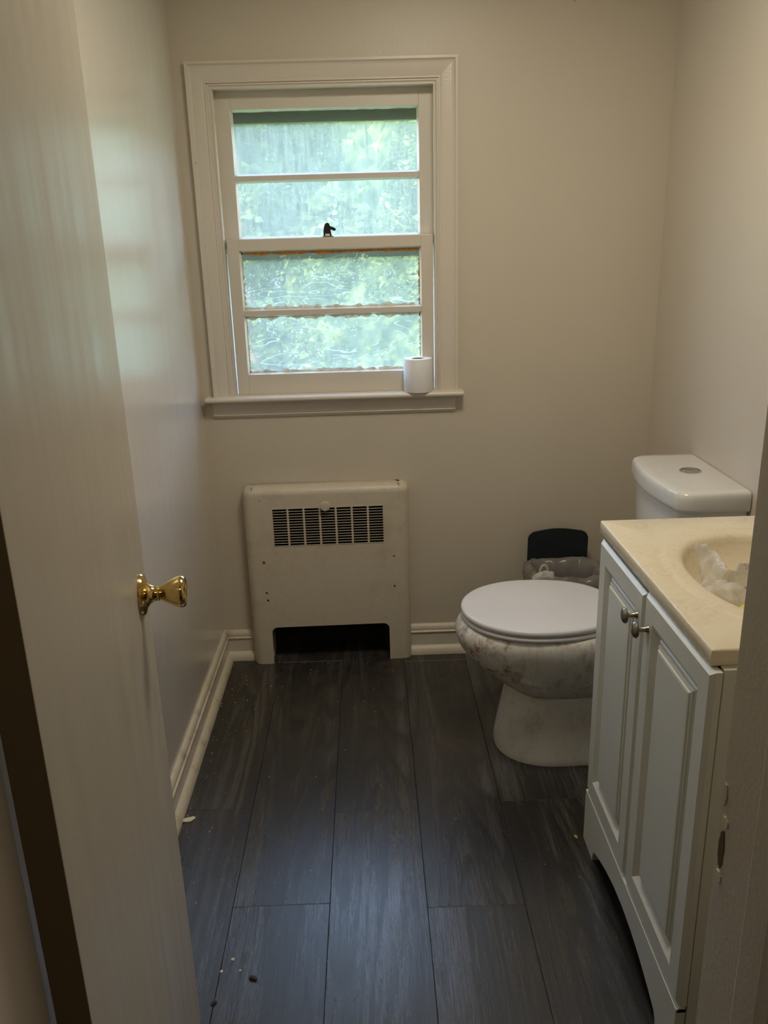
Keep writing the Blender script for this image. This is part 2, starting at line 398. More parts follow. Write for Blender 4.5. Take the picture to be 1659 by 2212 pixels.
# floor: planks one by one
fl = thing('floor', None, None, (0, 0, 0), kind='structure')
st('subfloor', bx(-1.6, 1.6, -1.9, D + T + .02, -.08, -.006), 'subfloor', fl)
PW = .2325; S0 = -.1355
joints = {0: 1.9375, -1: 1.6005, 1: 1.576, -2: 1.967, 2: 1.957, -3: 1.3, 3: 1.5, 4: 1.2, 5: 1.8, -4: 1.7}
for k in range(-3, 5):
    x0 = S0 + k * PW; x1 = x0 + PW
    x0c, x1c = max(x0, LX - .02), min(x1, RX + .02)
    if x1c - x0c < .02: continue
    y = joints[k]
    while y > -.2: y -= 1.22
    while y < D + .12:
        y0, y1 = max(y, -.3), min(y + 1.22, D + .125)
        if y1 - y0 > .02:
            g_ = .0004
            b_ = bx(x0c + g_, x1c - g_, y0 + g_, y1 - g_, -.006, 0.0, bev=.0007, seg=1)
            cx = (x0 + x1) / 2
            pk = link('plank', b_, 'plank', fl, at=(cx, y + .61, 0))
        y += 1.22

# ---- baseboards: board, cap moulding and shoe
def baseboard(name, p0, p1, out, dirty=True):
    t = thing(name, None, None, (0, 0, 0), kind='structure')
    board = [(0, 0), (.013, 0), (.013, .083), (0, .083)]
    cap = [(0, .083), (.0135, .083), (.017, .086), (.017, .090), (.012, .094), (.014, .100), (.009, .112), (.004, .117), (0, .118)]
    shoe = [(.013, 0), (.031, 0), (.0305, .010), (.026, .022), (.019, .030), (.013, .033)]
    link('board', moulding_run(board, p0, p1, out, (0, 0, 1)), 'trim', t)
    link('cap_moulding', moulding_run(cap, p0, p1, out, (0, 0, 1)), 'dirtytrim', t, smooth=50)
    link('shoe_moulding', moulding_run(shoe, p0, p1, out, (0, 0, 1)), 'dirtytrim', t, smooth=50)
    return t
baseboard('baseboard_left', (LX, FY, 0), (LX, D, 0), (1, 0, 0))
bl = baseboard('baseboard_back', (LX + .001, D, 0), (-.462, D, 0), (0, -1, 0))
br = baseboard('baseboard_back_right', (.118, D, 0), (RX, D, 0), (0, -1, 0))
br.name = 'baseboard_back.001'
baseboard('baseboard_right', (RX, FY, 0), (RX, D, 0), (-1, 0, 0))

# ---------------------------------------------------------------- window
win = thing('window_1', None, None, (0, 0, 0), kind='structure')
CX0, CX1, CT = -.541, .306, 2.054                     # casing outside
CW = .060
cas = [(0, 0), (.020, 0), (.020, .007), (.014, .012), (.0125, .018), (.0135, .0185), (.0115, CW - .012), (.010, CW - .008), (.0125, CW - .004), (.0125, CW), (0, CW)]
inn = [(-.02, 0), (.006, 0), (.006, .006), (.001, .009), (.003, .012), (.003, .016), (-.02, .016)]
def frame3(prof, x0, x1, z0, zt, y, name, mat='trim'):
    """two sides and a head with mitred corners"""
    link(name, moulding_run(prof, (x0, y, z0), (x0, y, zt), (0, -1, 0), (1, 0, 0), 0, -1), mat, win, smooth=30)
    link(name, moulding_run(prof, (x1, y, z0), (x1, y, zt), (0, -1, 0), (-1, 0, 0), 0, -1), mat, win, smooth=30)
    link(name, moulding_run(prof, (x0, y, zt), (x1, y, zt), (0, -1, 0), (0, 0, -1), 1, -1), mat, win, smooth=30)
frame3(cas, CX0, CX1, 1.012, CT, D, 'casing')
frame3(inn, CX0 + CW, CX1 - CW, 1.012, CT - CW, D, 'stop_bead')
frame3([(-.11, 0), (-.012, 0), (-.012, .0095), (-.11, .0095)], CX0 + CW + .005, CX1 - CW - .005, 1.01, CT - CW - .005, D, 'jamb_liner')
# stool with rounded nose and apron
def nose(y0, y1, z0, z1):
    r = (z1 - z0) / 2; pts = [(y1, z0), (y1, z1)]
    for i in range(9):
        a = math.pi / 2 + math.pi * i / 8; pts.append((y0 + r + r * math.cos(a), (z0 + z1) / 2 + r * math.sin(a)))
    return pts
link('stool', prism(nose(D - .052, D + .05, .996, 1.014), -.568, .325, 'X', bev=.003), 'trim', win, smooth=35)
aprof = [(0, 0), (.020, 0), (.022, -.006), (.018, -.012), (.0125, -.014), (.0125, -.044), (.010, -.046), (.012, -.050), (.009, -.055), (.005, -.060), (0, -.060)]
link('apron', moulding_run(aprof, (-.548, D, .997), (.298, D, .997), (0, -1, 0), (0, 0, 1)), 'trim', win, smooth=30)
link('sill', bx(-.47, .235, D + .03, D + .22, .975, 1.004), 'trim', win)

GX0, GX1 = -.420, .186
def sash(nm, y0, y1, z0, z1, sx0, sx1, panes, gmat, label):
    b_ = bmesh.new()
    s = link('sash', bx(sx0, GX0, y0, y1, z0, z1, bev=.0015), 'trim', win)
    s['label'] = label
    link('stile', bx(GX1, sx1, y0, y1, z0, z1, bev=.0015), 'trim', s)
    link('top_rail', bx(GX0, GX1, y0, y1, panes[0][1], z1, bev=.0012), 'trim', s)
    link('bottom_rail', bx(GX0, GX1, y0, y1, z0, panes[-1][0], bev=.0012), 'trim', s)
    for a, c in zip(panes, panes[1:]):
        link('muntin', bx(GX0, GX1, y0 + .004, y1, c[1], a[0], bev=.001), 'trim', s)
    for (a, c) in panes:
        yy = y0 + .018
        link('pane', bx(GX0, GX1, yy, yy + .002, a, c), gmat, s)
        # sloped glazing bead on four sides
        bd = bmesh.new(); w = .006
        q = [(y0 + .005, 0), (yy, w), (yy, 0)]
        for (p0, p1, up) in (((GX0, 0, a), (GX1, 0, a), (0, 0, 1)), ((GX0, 0, c), (GX1, 0, c), (0, 0, -1)), ((GX0, 0, a), (GX0, 0, c), (1, 0, 0)), ((GX1, 0, a), (GX1, 0, c), (-1, 0, 0))):
            moulding_run(q, p0, p1, (0, 1, 0), up, 1, -1, bm=bd)
        link('glazing_bead', bd, 'trim', s)
    return s
us = sash('upper', D + .052, D + .084, 1.50, 1.985, -.475, .240, [(1.728, 1.925), (1.532, 1.712)], 'glass_up', 'upper sash, set back, two hazy panes')
ls = sash('lower', D + .014, D + .046, 1.014, 1.530, -.459, .226, [(1.299, 1.494), (1.083, 1.282)], 'glass_low', 'lower sash, nearer the room, two spotted panes')
# ragged old putty and paint left along the edges of the lower panes
def ragged(x0, x1, z, dz, y, up, amp, seed, vertical=False):
    b = bmesh.new(); n = 70; lo, hi = [], []
    for i in range(n + 1):
        t = i / n; w = dz * (.55 + amp * noise.noise(Vector((t * 26 + seed, seed * 3.1, 0))) + .35 * amp * noise.noise(Vector((t * 80, seed, 4))))
        w = max(.0008, w)
        s_ = x0 + (x1 - x0) * t
        if vertical: lo.append((z, s_)); hi.append((z + up * w, s_))
        else: lo.append((s_, z)); hi.append((s_, z + up * w))
    for k in range(n):
        a, c, d, e = lo[k], lo[k + 1], hi[k + 1], hi[k]
        f = [b.verts.new((p[0], yy, p[1])) for yy in (y, y + .0012) for p in (a, c, d, e)]
        for q in ((0, 1, 2, 3), (4, 7, 6, 5), (0, 4, 5, 1), (2, 6, 7, 3)): b.faces.new([f[j] for j in q])
    bmesh.ops.remove_doubles(b, verts=b.verts, dist=1e-6)
    return b
yp = D + .0305
o = link('bare_wood_strip', ragged(GX0 + .003, GX1 - .003, 1.4935, .026, yp, -1, .45, 1), 'wood', ls); o['label'] = 'bare orange wood where paint has peeled'
for (a, c, sd) in ((1.299, 1.494, 2), (1.083, 1.282, 9)):
    bb = ragged(GX0 + .004, GX1 - .003, a + .004, .014, yp, 1, .9, sd)
    link('peeling_paint', bb, 'peel', ls)
    link('peeling_paint', ragged(a + .004, c - .004, GX0 + .003, .010, yp, 1, .6, sd + 1, True), 'peel', ls)
    link('peeling_paint', ragged(a + .004, c - .004, GX1 - .003, .009, yp, -1, .7, sd + 2, True), 'peel' if sd == 9 else 'wood', ls)
link('peeling_paint', ragged(GX0 + .004, GX1 - .003, 1.279, .016, yp, -1, .8, 5), 'peel', ls)
link('peeling_paint', ragged(GX0 + .004, GX1 - .003, 1.925 - .004, .006, D + .069, -1, .9, 15), 'storm', us)
# storm window outside
sw = link('storm_frame', bx(-.475, .24, D + .12, D + .14, 1.893, 1.985), 'storm', win)
link('storm_rail', bx(-.475, .24, D + .12, D + .14, 1.462, 1.505), 'storm', sw)
link('storm_rail', bx(-.475, .24, D + .12, D + .14, 1.005, 1.05), 'storm', sw)
link('storm_stile', bx(-.475, -.445, D + .12, D + .14, 1.05, 1.893), 'storm', sw)
link('storm_stile', bx(.21, .24, D + .12, D + .14, 1.05, 1.893), 'storm', sw)
link('storm_pane', bx(-.445, .21, D + .128, D + .130, 1.505, 1.893), 'glass_storm', sw)
link('storm_pane', bx(-.445, .21, D + .128, D + .130, 1.05, 1.462), 'glass_storm_low', sw)
# sash latch on the meeting rail
la = [(-.137, 0), (-.137, .020), (-.134, .034), (-.130, .043), (-.123, .046), (-.117, .043), (-.1145, .035), (-.104, .031), (-.099, .029), (-.095, .024), (-.098, .019), (-.103, .020), (-.1135, .024), (-.111, .010), (-.109, 0)]
lt = link('sash_latch', prism([(x, 1.530 + z) for x, z in la], D + .022, D + .034, 'Y', bev=.002), 'latch', None, smooth=40)
tag(lt, 'black metal sash latch on the window meeting rail', 'latch')
link('latch_base', bx(-.140, -.104, D + .018, D + .044, 1.530, 1.534, bev=.001), 'nickel', lt)
link('sticker', bx(-.131, -.116, D + .0205, D + .0225, 1.534, 1.541), 'chip', lt)

# toilet roll on the stool
rl = thing('toilet_roll', 'white toilet paper roll standing on the window stool', 'toilet paper', (.168, D - .018, 1.0145))
prof = [(.021, 0), (.048, 0), (.0495, .003), (.0495, .110), (.048, .113), (.021, .113)]
n = 48; rr = [[Vector((.168 + r * math.cos(2 * math.pi * i / n), D - .018 + r * math.sin(2 * math.pi * i / n), 1.0145 + h)) for i in range(n)] for r, h in prof]
b_ = rings_mesh(rr + [rr[0]], cap0=False, cap1=False); bmesh.ops.remove_doubles(b_, verts=b_.verts, dist=1e-6)
link('paper', b_, 'paper', rl, smooth=50)
b_ = rings_mesh([[Vector((.168 + r * math.cos(2 * math.pi * i / 24), D - .018 + r * math.sin(2 * math.pi * i / 24), 1.0145 + h)) for i in range(24)] for r, h in ((.0208, .001), (.0208, .112), (.0198, .112), (.0198, .001), (.0208, .001))], cap0=False, cap1=False)
link('cardboard_tube', b_, 'tube', rl, smooth=50)

# ---------------------------------------------------------------- radiator cover
rc = thing('radiator_cover', 'cream painted metal radiator cover with slotted grille under window', 'radiator cover', (-.17, 2.818, 0), rz=.018, local=True)
RW, RH, RD = .298, .692, .052                        # half width, height, depth; front at local y = 0, wall side +y
def cover():
    bm = bmesh.new(); nseg = 6; r = .030
    # cross-section path in (x, y): left back -> left front corner -> right front corner -> right back
    path = [(-RW, RD)]
    for i in range(nseg + 1):
        a = math.pi + (math.pi / 2) * i / nseg; path.append((-RW + r + r * math.cos(a), r + r * math.sin(a)))
    for i in range(nseg + 1):
        a = -math.pi / 2 + (math.pi / 2) * i / nseg; path.append((RW - r + r * math.cos(a), r + r * math.sin(a)))
    path.append((RW, RD))
    return path
path = cover()
# columns along the front, rows up; build the skin face by face and leave out the grille and the toe arch
GXL, GXR, GZ0, GZ1 = -.196, .206, .474, .614
AX0, AX1, AZ = -.225, .215, .150
xsf = sorted(set([round(x, 4) for x, y in path if True]))
def ffaces():
    bm = bmesh.new(); r = .030; th = .0012
    cols = [p for p in path[:8]]
    mid = [GXL, GXR, AX0, AX1] + [a_ for o_ in (.0005, .0018, .0045, .009, .015, .022) for a_ in (AX0 + o_, AX1 - o_)] + [-RW + .033, RW - .033]
    mid = sorted(mid)
    cols = path[:8] + [(x, 0) for x in mid] + path[8:]
    def zc(x):                                         # bottom edge of the sheet at x
        if AX0 - 1e-6 <= x <= AX1 + 1e-6:
            d = min(x - AX0, AX1 - x)
            return AZ if d >= .022 else AZ - .022 + math.sqrt(max(0, .022 ** 2 - (.022 - d) ** 2))
        return 0.
    top = RH - r
    rows_up = [GZ0, GZ1, top]
    def col_vs(p):
        return {z: bm.verts.new((p[0], p[1], z)) for z in rows_up}
    V = [col_vs(p) for p in cols]
    nb = len(cols)
    for i in range(nb - 1):
        a, c = cols[i], cols[i + 1]
        la_, lb_ = zc(a[0]) if a[1] == 0 else 0., zc(c[0]) if c[1] == 0 else 0.
        inside = a[1] == 0 and c[1] == 0 and a[0] >= AX0 - 1e-6 and c[0] <= AX1 + 1e-6
        za = zc(a[0]) if inside else 0.; zb = zc(c[0]) if inside else 0.
        va = bm.verts.new((a[0], a[1], za)); vb = bm.verts.new((c[0], c[1], zb))
        bm.faces.new((va, vb, V[i + 1][GZ0], V[i][GZ0]))
        if not (a[1] == 0 and c[1] == 0 and a[0] >= GXL - 1e-6 and c[0] <= GXR + 1e-6):
            bm.faces.new((V[i][GZ0], V[i + 1][GZ0], V[i + 1][GZ1], V[i][GZ1]))
        bm.faces.new((V[i][GZ1], V[i + 1][GZ1], V[i + 1][top], V[i][top]))
    # rolled top: quarter round, shrinking towards the wall
    prev = [V[i][top] for i in range(nb)]
    for s in range(1, 7):
        a = (math.pi / 2) * s / 6; dz = r * math.sin(a); dy = r * (1 - math.cos(a))
        cur = []
        for p in cols:
            k = min(1, 1 - p[1] / RD * .0)
            x = p[0]; sx = -1 if x < 0 else 1
            xx = x - sx * dy * .75 if abs(x) > RW - .031 else x
            cur.append(bm.verts.new((xx, min(RD, p[1] + dy), top + dz)))
        for i in range(nb - 1): bm.faces.new((prev[i], prev[i + 1], cur[i + 1], cur[i]))
        prev = cur
    back = [bm.verts.new((v_.co.x, RD, RH)) for v_ in prev]
    for i in range(nb - 1):
        try: bm.faces.new((prev[i], prev[i + 1], back[i + 1], back[i]))
        except ValueError: pass
    bmesh.ops.remove_doubles(bm, verts=bm.verts, dist=2e-5)
    bmesh.ops.recalc_face_normals(bm, faces=bm.faces)
    return bm
shell = link('sheet_metal_shell', ffaces(), 'rad', rc, smooth=50)
md = shell.modifiers.new('thickness', 'SOLIDIFY'); md.thickness = .0016; md.offset = -1
wm = shell.modifiers.new('normals', 'WEIGHTED_NORMAL'); wm.weight = 80; wm.keep_sharp = True
# grille: 7 columns of 14 slots, bars pressed out of the sheet
b_ = bmesh.new(); NC, NR = 7, 14
cw = (GXR - GXL) / NC; rh = (GZ1 - GZ0) / NR; bw = .0062
for i in range(NC + 1):
    x = GXL + i * cw; x0 = max(GXL, x - bw / 2); x1 = min(GXR, x + bw / 2)
    box(b_, x0 - .0004, x1 + .0004, -.0004, .0016, GZ0, GZ1)
for i in range(NC):
    for j in range(NR + 1):
        z = GZ0 + j * rh
        xa, xb = GXL + i * cw + bw / 2, GXL + (i + 1) * cw - bw / 2
        moulding_run([(.0018, -.0013), (.0018, .0011), (-.004, -.0004), (-.004, -.0020)], (xa - .001, 0, z), (xb + .001, 0, z), (0, -1, 0), (0, 0, 1), bm=b_)
gr = link('grille', b_, 'rad', rc); gr['kind'] = 'stuff'
kb = link('knob', lathe([(.006, 0), (.006, -.008), (.0155, -.009), (.0178, -.012), (.0178, -.016), (.0155, -.0185), (.006, -.0195)], 32, (-.003, 0, .622), 'Y'), 'rad', rc, smooth=40)
for (x, z) in ((-.236, .412), (-.234, .292), (-.231, .262), (.238, .418), (.238, .300)):
    big = (x, z) == (-.236, .412)
    link('screw' if not big else 'screw', lathe([(.0050 if big else .0034, .0), (.0050 if big else .0034, -.0012), (.001, -.002)], 12, (x, 0, z), 'Y'), 'nickel' if x > 0 and z > .4 else ('rawedge' if big else 'latch'), rc)
cvt = thing('radiator_core', 'dark dusty radiator fins behind the slotted cover', 'radiator', (-.17, D + .07, .02))
b_ = bmesh.new()
for i in range(56): box(b_, -.385 + i * .0078, -.3842 + i * .0078, D + .03, D + .115, .22, .44)
f_ = link('fin', b_, 'darkmetal', cvt); f_['kind'] = 'stuff'
link('pipe', lathe([(.014, -.398), (.014, .058)], 16, (0, D + .072, .33), 'X'), 'darkmetal', cvt, smooth=40)
link('support_leg', bx(-.39, -.375, D + .05, D + .10, 0, .22), 'darkmetal', cvt)
link('support_leg', bx(.03, .045, D + .05, D + .10, 0, .22), 'darkmetal', cvt)
link('back_plate', bx(-.399, .059, D + .124, D + .129, .0, .598), 'darkmetal', cvt)

# ---------------------------------------------------------------- toilet
TY = 2.255
to = thing('toilet', 'white two-piece toilet, stained bowl, closed lid, beside vanity cabinet', 'toilet', (.6, TY, 0))
def sect(z, x0, hw, x1=.84, xc=.50, pf=2.1, pb=2.6): return [Vector((x, y, z)) for x, y in egg(x0, x1, TY, hw, 72, xc, pf, pb)]
secs = [(.213, .402, .118), (.222, .388, .130), (.238, .366, .142), (.262, .333, .156), (.290, .298, .170), (.320, .268, .181), (.350, .247, .189), (.378, .236, .194), (.398, .234, .195), (.412, .240, .193), (.424, .250, .187), (.430, .262, .178)]
b_ = rings_mesh([sect(z, x0, hw) for z, x0, hw in secs])
link('bowl', b_, 'porc', to, smooth=60)
# pedestal: round front column flaring to the floor, lower flange and recessed side behind it
ps = [(.0, .357, .148), (.010, .356, .149), (.03, .358, .146), (.08, .366, .141), (.14, .378, .135), (.19, .388, .130), (.216, .394, .127)]
link('pedestal', rings_mesh([sect(z, x0, hw, x1=.70, xc=.535, pf=2.2, pb=5) for z, x0, hw in ps]), 'porc_skirt', to, smooth=60)
b_ = bmesh.new(); prism(egg(.60, .90, TY, .105, 48, .70, 4, 4), .03, .42, 'Z', bm=b_, bev=.01)
prism(egg(.55, .93, TY, .146, 48, .72, 5, 3), 0, .045, 'Z', bm=b_, bev=.012)
link('trapway', b_, 'porc_skirt', to, smooth=50)
b_ = lathe([(.012, 0), (.012, .006), (.009, .012), (.003, .015)], 20, (.66, TY - .128, .044)); link('bolt_cap', b_, 'lidplastic', to, smooth=50)
# seat and lid
def slab(z0, z1, x0, hw, x1, e, edge):
    L_ = []
    for (dz, ins) in edge: L_.append([Vector((x, y, z0 + (z1 - z0) * dz)) for x, y in egg(x0 + ins, x1 - ins, TY, hw - ins, 88, .475, 2.05, 2.3)])
    return rings_mesh(L_)
ed = [(0, .004), (.15, .001), (.5, 0), (.8, .001), (.95, .004), (1., .009)]
link('seat_ring', slab(.4320, .4455, .254, .191, .715, 0, ed), 'lidplastic', to, smooth=60)
lid = slab(.4490, .467, .252, .192, .715, 0, ed + [(1.06, .03), (1.10, .08)])
link('seat_lid', lid, 'lidplastic', to, smooth=60)
for s in (-1, 1): link('seat_hinge', bx(.700, .735, TY + s * .07 - .018, TY + s * .07 + .018, .430, .462, bev=.006), 'lidplastic', to, smooth=50)
# tank
def dshape(xf, xs, xb, hw, rc_=.040, rb=.004, n=10):
    """bowed front outline: xf front at the middle, xs front at the corners"""
    pts = []
    R0 = rc_
    for i in range(n + 1):                             # far front corner to near front corner through the bow
        pass
    ys = [hw - R0 - (2 * (hw - R0)) * i / 20 for i in range(21)]
    def bow(y): return xf + (xs - xf) * (abs(y) / hw) ** 2
    xc_ = bow(hw - R0); 
    for i in range(n):                                 # far corner arc
        a = math.pi / 2 + math.pi / 2 * i / n
        pts.append((xc_ + R0 * 1.2 + R0 * 1.2 * math.cos(a), hw - R0 + R0 * math.sin(a)))
    pts += [(bow(y), y) for y in ys]
    for i in range(1, n + 1):
        a = math.pi + math.pi / 2 * i / n
        pts.append((xc_ + R0 * 1.2 + R0 * 1.2 * math.cos(a), -hw + R0 + R0 * math.sin(a)))
    pts += [(xb - rb, -hw), (xb, -hw + rb), (xb, hw - rb), (xb - rb, hw)]
    return [(x, TY + y) for x, y in pts]
def tsec(z, ins, **k):
    return [Vector((x, y, z)) for x, y in dshape(.776 + ins, .806 + ins, .9885 - ins * .1, .216 - ins, **k)]
link('tank', rings_mesh([tsec(z, i) for z, i in ((.43, .050), (.45, .034), (.52, .026), (.66, .018), (.808, .013))]), 'tank', to, smooth=60)
link('tank_lid', rings_mesh([tsec(z, i) for z, i in ((.807, .004), (.811, .001), (.818, 0), (.842, 0), (.8535, .0012), (.8590, .0045), (.8612, .010), (.862, .03))]), 'tank', to, smooth=60)
fb = link('flush_button', lathe([(.030, 0), (.030, .003), (.027, .0048), (.024, .0048), (.0235, .003), (.0225, .0055), (.010, .0062), (.0005, .0062)], 40, (.907, TY + .005, .862)), 'chrome', to, smooth=40)
link('button_split', bx(.884, .930, TY + .0045, TY + .0055, .868, .8684), 'latch', fb)

# ---------------------------------------------------------------- pedal bin behind the toilet
bn = thing('trash_bin', 'small black bin with its lid up, bagged, behind the toilet', 'trash can', (.67, 2.70, 0))
def rrect(x0, x1, y0, y1, r, n=6):
    pts = []
    for cx, cy, a0 in ((x1 - r, y1 - r, 0), (x0 + r, y1 - r, 90), (x0 + r, y0 + r, 180), (x1 - r, y0 + r, 270)):
        for i in range(n + 1):
            a = math.radians(a0 + 90 * i / n); pts.append((cx + r * math.cos(a), cy + r * math.sin(a)))
    return pts
def rr_ring(ins, z, x0=.545, x1=.795, y0=2.60, y1=2.80): return [Vector((x, y, z)) for x, y in rrect(x0 + ins, x1 - ins, y0 + ins, y1 - ins, .045)]
link('bin_body', rings_mesh([rr_ring(.015, .0), rr_ring(.012, .01), rr_ring(.0, .37), rr_ring(.004, .37), rr_ring(.016, .02)]), 'black', bn, smooth=50)
lp = []
LX0, LX1, LZ0, LZ1 = .556, .777, .338, .506
lp += [(LX0 + .012, LZ0), (LX0 + .003, LZ0 + .004), (LX0, LZ0 + .014), (LX0 + .002, LZ1 - .034), (LX0 + .008, LZ1 - .022), (LX0 + .020, LZ1 - .012)]
for i in range(1, 8):
    t = i / 8; lp.append((LX0 + .02 + t * (LX1 - LX0 - .045), LZ1 - .012 + .0115 * math.sin(math.pi * t) - .0 * t))
lp += [(LX1 - .022, LZ1 - .012), (LX1 - .008, LZ1 - .020), (LX1, LZ1 - .036), (LX1 - .001, LZ0 + .018), (LX1 - .004, LZ0 + .010), (LX1 - .014, LZ0 + .006)]
for i in range(1, 8):
    t = i / 8; lp.append((LX1 - .014 - t * (LX1 - LX0 - .026), LZ0 + .006 + .016 * math.sin(math.pi * t)))
link('bin_lid', prism(lp, 2.812, 2.824, 'Y', bev=.003), 'black', bn, smooth=40)
link('lid_hinge', bx(.63, .71, 2.80, 2.815, .335, .375, bev=.003), 'black', bn)
# bag folded over the rim
def ruffle(rings, seed, amp):
    out = []
    for r in rings:
        out.append([p + Vector((noise.noise(p * 38 + Vector((seed, 0, 0))), noise.noise(p * 38 + Vector((0, seed, 0))), noise.noise(p * 30 + Vector((0, 0, seed))) * 1.3)) * amp for p in r])
    return out
def dense(ins, z, k=110):
    p = rr_ring(ins, z); L_ = []
    per = [(p[i] - p[(i + 1) % len(p)]).length for i in range(len(p))]; tot = sum(per)
    for j in range(k):
        s_ = tot * j / k; i = 0
        while s_ > per[i]: s_ -= per[i]; i += 1
        L_.append(p[i].lerp(p[(i + 1) % len(p)], s_ / per[i]))
    return L_
bg_rings = [dense(-.007, .27), dense(-.011, .32), dense(-.013, .365), dense(-.008, .392), dense(.006, .402), dense(.024, .392), dense(.035, .35), dense(.040, .28)]
link('bin_bag', rings_mesh(ruffle(bg_rings, 3.3, .010), cap0=False, cap1=False), 'binbag', bn, smooth=80)
tab = bmesh.new(); rs = []
for i in range(15):
    a = math.pi * 2 * i / 14; c_ = Vector((.572 + .013 * math.sin(a), 2.600, .428 + .024 * math.cos(a)))
    rs.append([c_ + Vector((.0045 * math.cos(q) * math.sin(a), .004 * math.sin(q), .0045 * math.cos(q) * math.cos(a))) for q in [2 * math.pi * j / 8 for j in range(8)]])
link('bag_handle_loop', rings_mesh(rs, cap0=False, cap1=False), 'film', bn, smooth=80)
fl_ = bmesh.new(); nn = 12
g_ = [[fl_.verts.new((.530 + .075 * i / nn, 2.596 - .012 * math.sin(3 * j / nn), .385 + (.030 + .018 * math.sin(2.4 * i / nn)) * j / nn + .004 * noise.noise(Vector((i * .7, j * .7, 2))))) for j in range(nn + 1)] for i in range(nn + 1)]
for i in range(nn):
    for j in range(nn): fl_.faces.new((g_[i][j], g_[i + 1][j], g_[i + 1][j + 1], g_[i][j + 1]))
o = link('bag_flap', fl_, 'film', bn, smooth=80); md = o.modifiers.new('thickness', 'SOLIDIFY'); md.thickness = .0008

# ---------------------------------------------------------------- vanity
va = thing('vanity_cabinet', 'white two-door bathroom vanity cabinet with arched toe board', 'cabinet', (.76, 1.48, 0))
VX, VY0, VY1, VZ = .547, 1.155, 1.800, .845
b_ = bmesh.new()
box(b_, VX, RX - .008, VY0, VY0 + .016, 0.0, VZ, bev=.001); box(b_, VX, RX - .008, VY1 - .016, VY1, 0.0, VZ, bev=.001)
box(b_, VX + .01, RX - .008, VY0 + .016, VY1 - .016, .15, .166); box(b_, VX, VX + .018, VY0 + .016, VY1 - .016, .78, VZ - .03)
box(b_, RX - .02, RX - .008, VY0 + .016, VY1 - .016, .15, VZ)
link('carcass', b_, 'cab', va)
# toe board with a low arch between two feet
ar = [(VY1 + .0, 0), (1.712, 0), (1.709, .020), (1.700, .034), (1.660, .049), (1.60, .066), (1.54, .077), (1.475, .081), (1.41, .077), (1.35, .066), (1.29, .049), (1.250, .034), (1.241, .020), (1.238, 0), (VY0 - .003, 0), (VY0 - .003, .148), (VY1, .148)]
b_ = prism(ar, .525, .543, 'X'); 
link('toe_board', b_, 'cab', va)
link('toe_rail', moulding_run([(0, 0), (.001, .0), (.006, .010), (.018, .010), (.018, 0)], (.525, VY0 - .003, .140), (.525, VY1, .140), (1, 0, 0), (0, 0, 1)), 'cab', va)
def door(y0, y1, z0, z1, sgn):
    """raised frame, stepped moulding, flat field; front at x = .525"""
    X0, X1 = .525, .543
    def ring(ins, x): return [Vector((x, a, c)) for a, c in ((y0 + ins, z0 + ins), (y1 - ins, z0 + ins), (y1 - ins, z1 - ins), (y0 + ins, z1 - ins))]
    W = .048
    prof_ = [(0, X1), (0, X0 + .0075), (.001, X0 + .0065), (.008, X0), (W, X0), (W + .0200, X0 + .0120), (W + .0210, X0 + .0122), (W + .0235, X0 + .0092), (W + .0280, X0 + .0084), (W + .0290, X0 + .0056), (W + .0345, X0 + .0046), (W + .0355, X0 + .0020), (W + .0400, X0 + .0012)]
    d = link('door', rings_mesh([ring(i, x) for i, x in prof_]), 'cab', va)
    return d
d1 = door(1.480, 1.797, .156, .836, 1)
d2 = door(1.150, 1.474, .156, .843, -1)
def knobx(y, z, dd, lab):
    k = link('knob', lathe([(.0075, .0), (.0065, -.004), (.0050, -.006), (.0050, -.018), (.008, -.020), (.0150, -.0215), (.0168, -.0245), (.0150, -.0285), (.009, -.0315), (.001, -.0325)], 28, (.525, y, z), 'X'), 'nickel', dd, smooth=40); return k
knobx(1.513, .775, d1, ''); knobx(1.445, .776, d2, '')

# counter top with moulded oval basin
ct = thing('sink_counter', 'cream marbled vanity top with oval basin, dirty and stained', 'sink', (.76, 1.49, VZ))
CY0, CY1, CXF, CXB, CZT = 1.168, 1.818, .529, RX - .002, .875
BCX, BCY, BA, BB = .785, 1.462, .170, .222         # basin centre, half axes at the lip
def cz(dx, dy):
    q = (abs(dx / BA) ** 2.25 + abs(dy / BB) ** 2.25) ** (1 / 2.25)
    if q < 1: return CZT - .004 - .115 * (1 - q ** 2.6) ** .72 if q < .999 else CZT - .004
    e = (q - 1) * BA                                # metres outside the lip
    if e < .012: return CZT - .004 + .0065 * math.sin(math.pi / 2 * e / .012)
    if e < .030: return CZT + .0025 + .002 * (e - .012) / .018
    if e < .042: return CZT + .0045 - .0065 * (e - .030) / .012
    if e < .050: return CZT - .002 * (1 - (e - .042) / .008)
    return CZT
b_ = bmesh.new(); NA = 120
def edge_pt(a):
    ca, sa = math.cos(a), math.sin(a); ts = []
    if ca > 1e-9: ts.append((CXB - BCX) / ca)
    if ca < -1e-9: ts.append((CXF - BCX) / ca)
    if sa > 1e-9: ts.append((CY1 - BCY) / sa)
    if sa < -1e-9: ts.append((CY0 - BCY) / sa)
    t = min(ts); return BCX + t * ca, BCY + t * sa
angs = [2 * math.pi * i / NA for i in range(NA)] + [math.atan2(y - BCY, x - BCX) % (2 * math.pi) for x in (CXF, CXB) for y in (CY0, CY1)]
angs = sorted(set(round(a, 9) for a in angs))
rings = []
qs = [.02, .15, .3, .45, .6, .7, .78, .85, .9, .94, .97, .985, .9985, 1.02, 1.04, 1.06, 1.08, 1.11, 1.16, 1.20, 1.22, 1.245, 1.28, 1.31, 1.34]
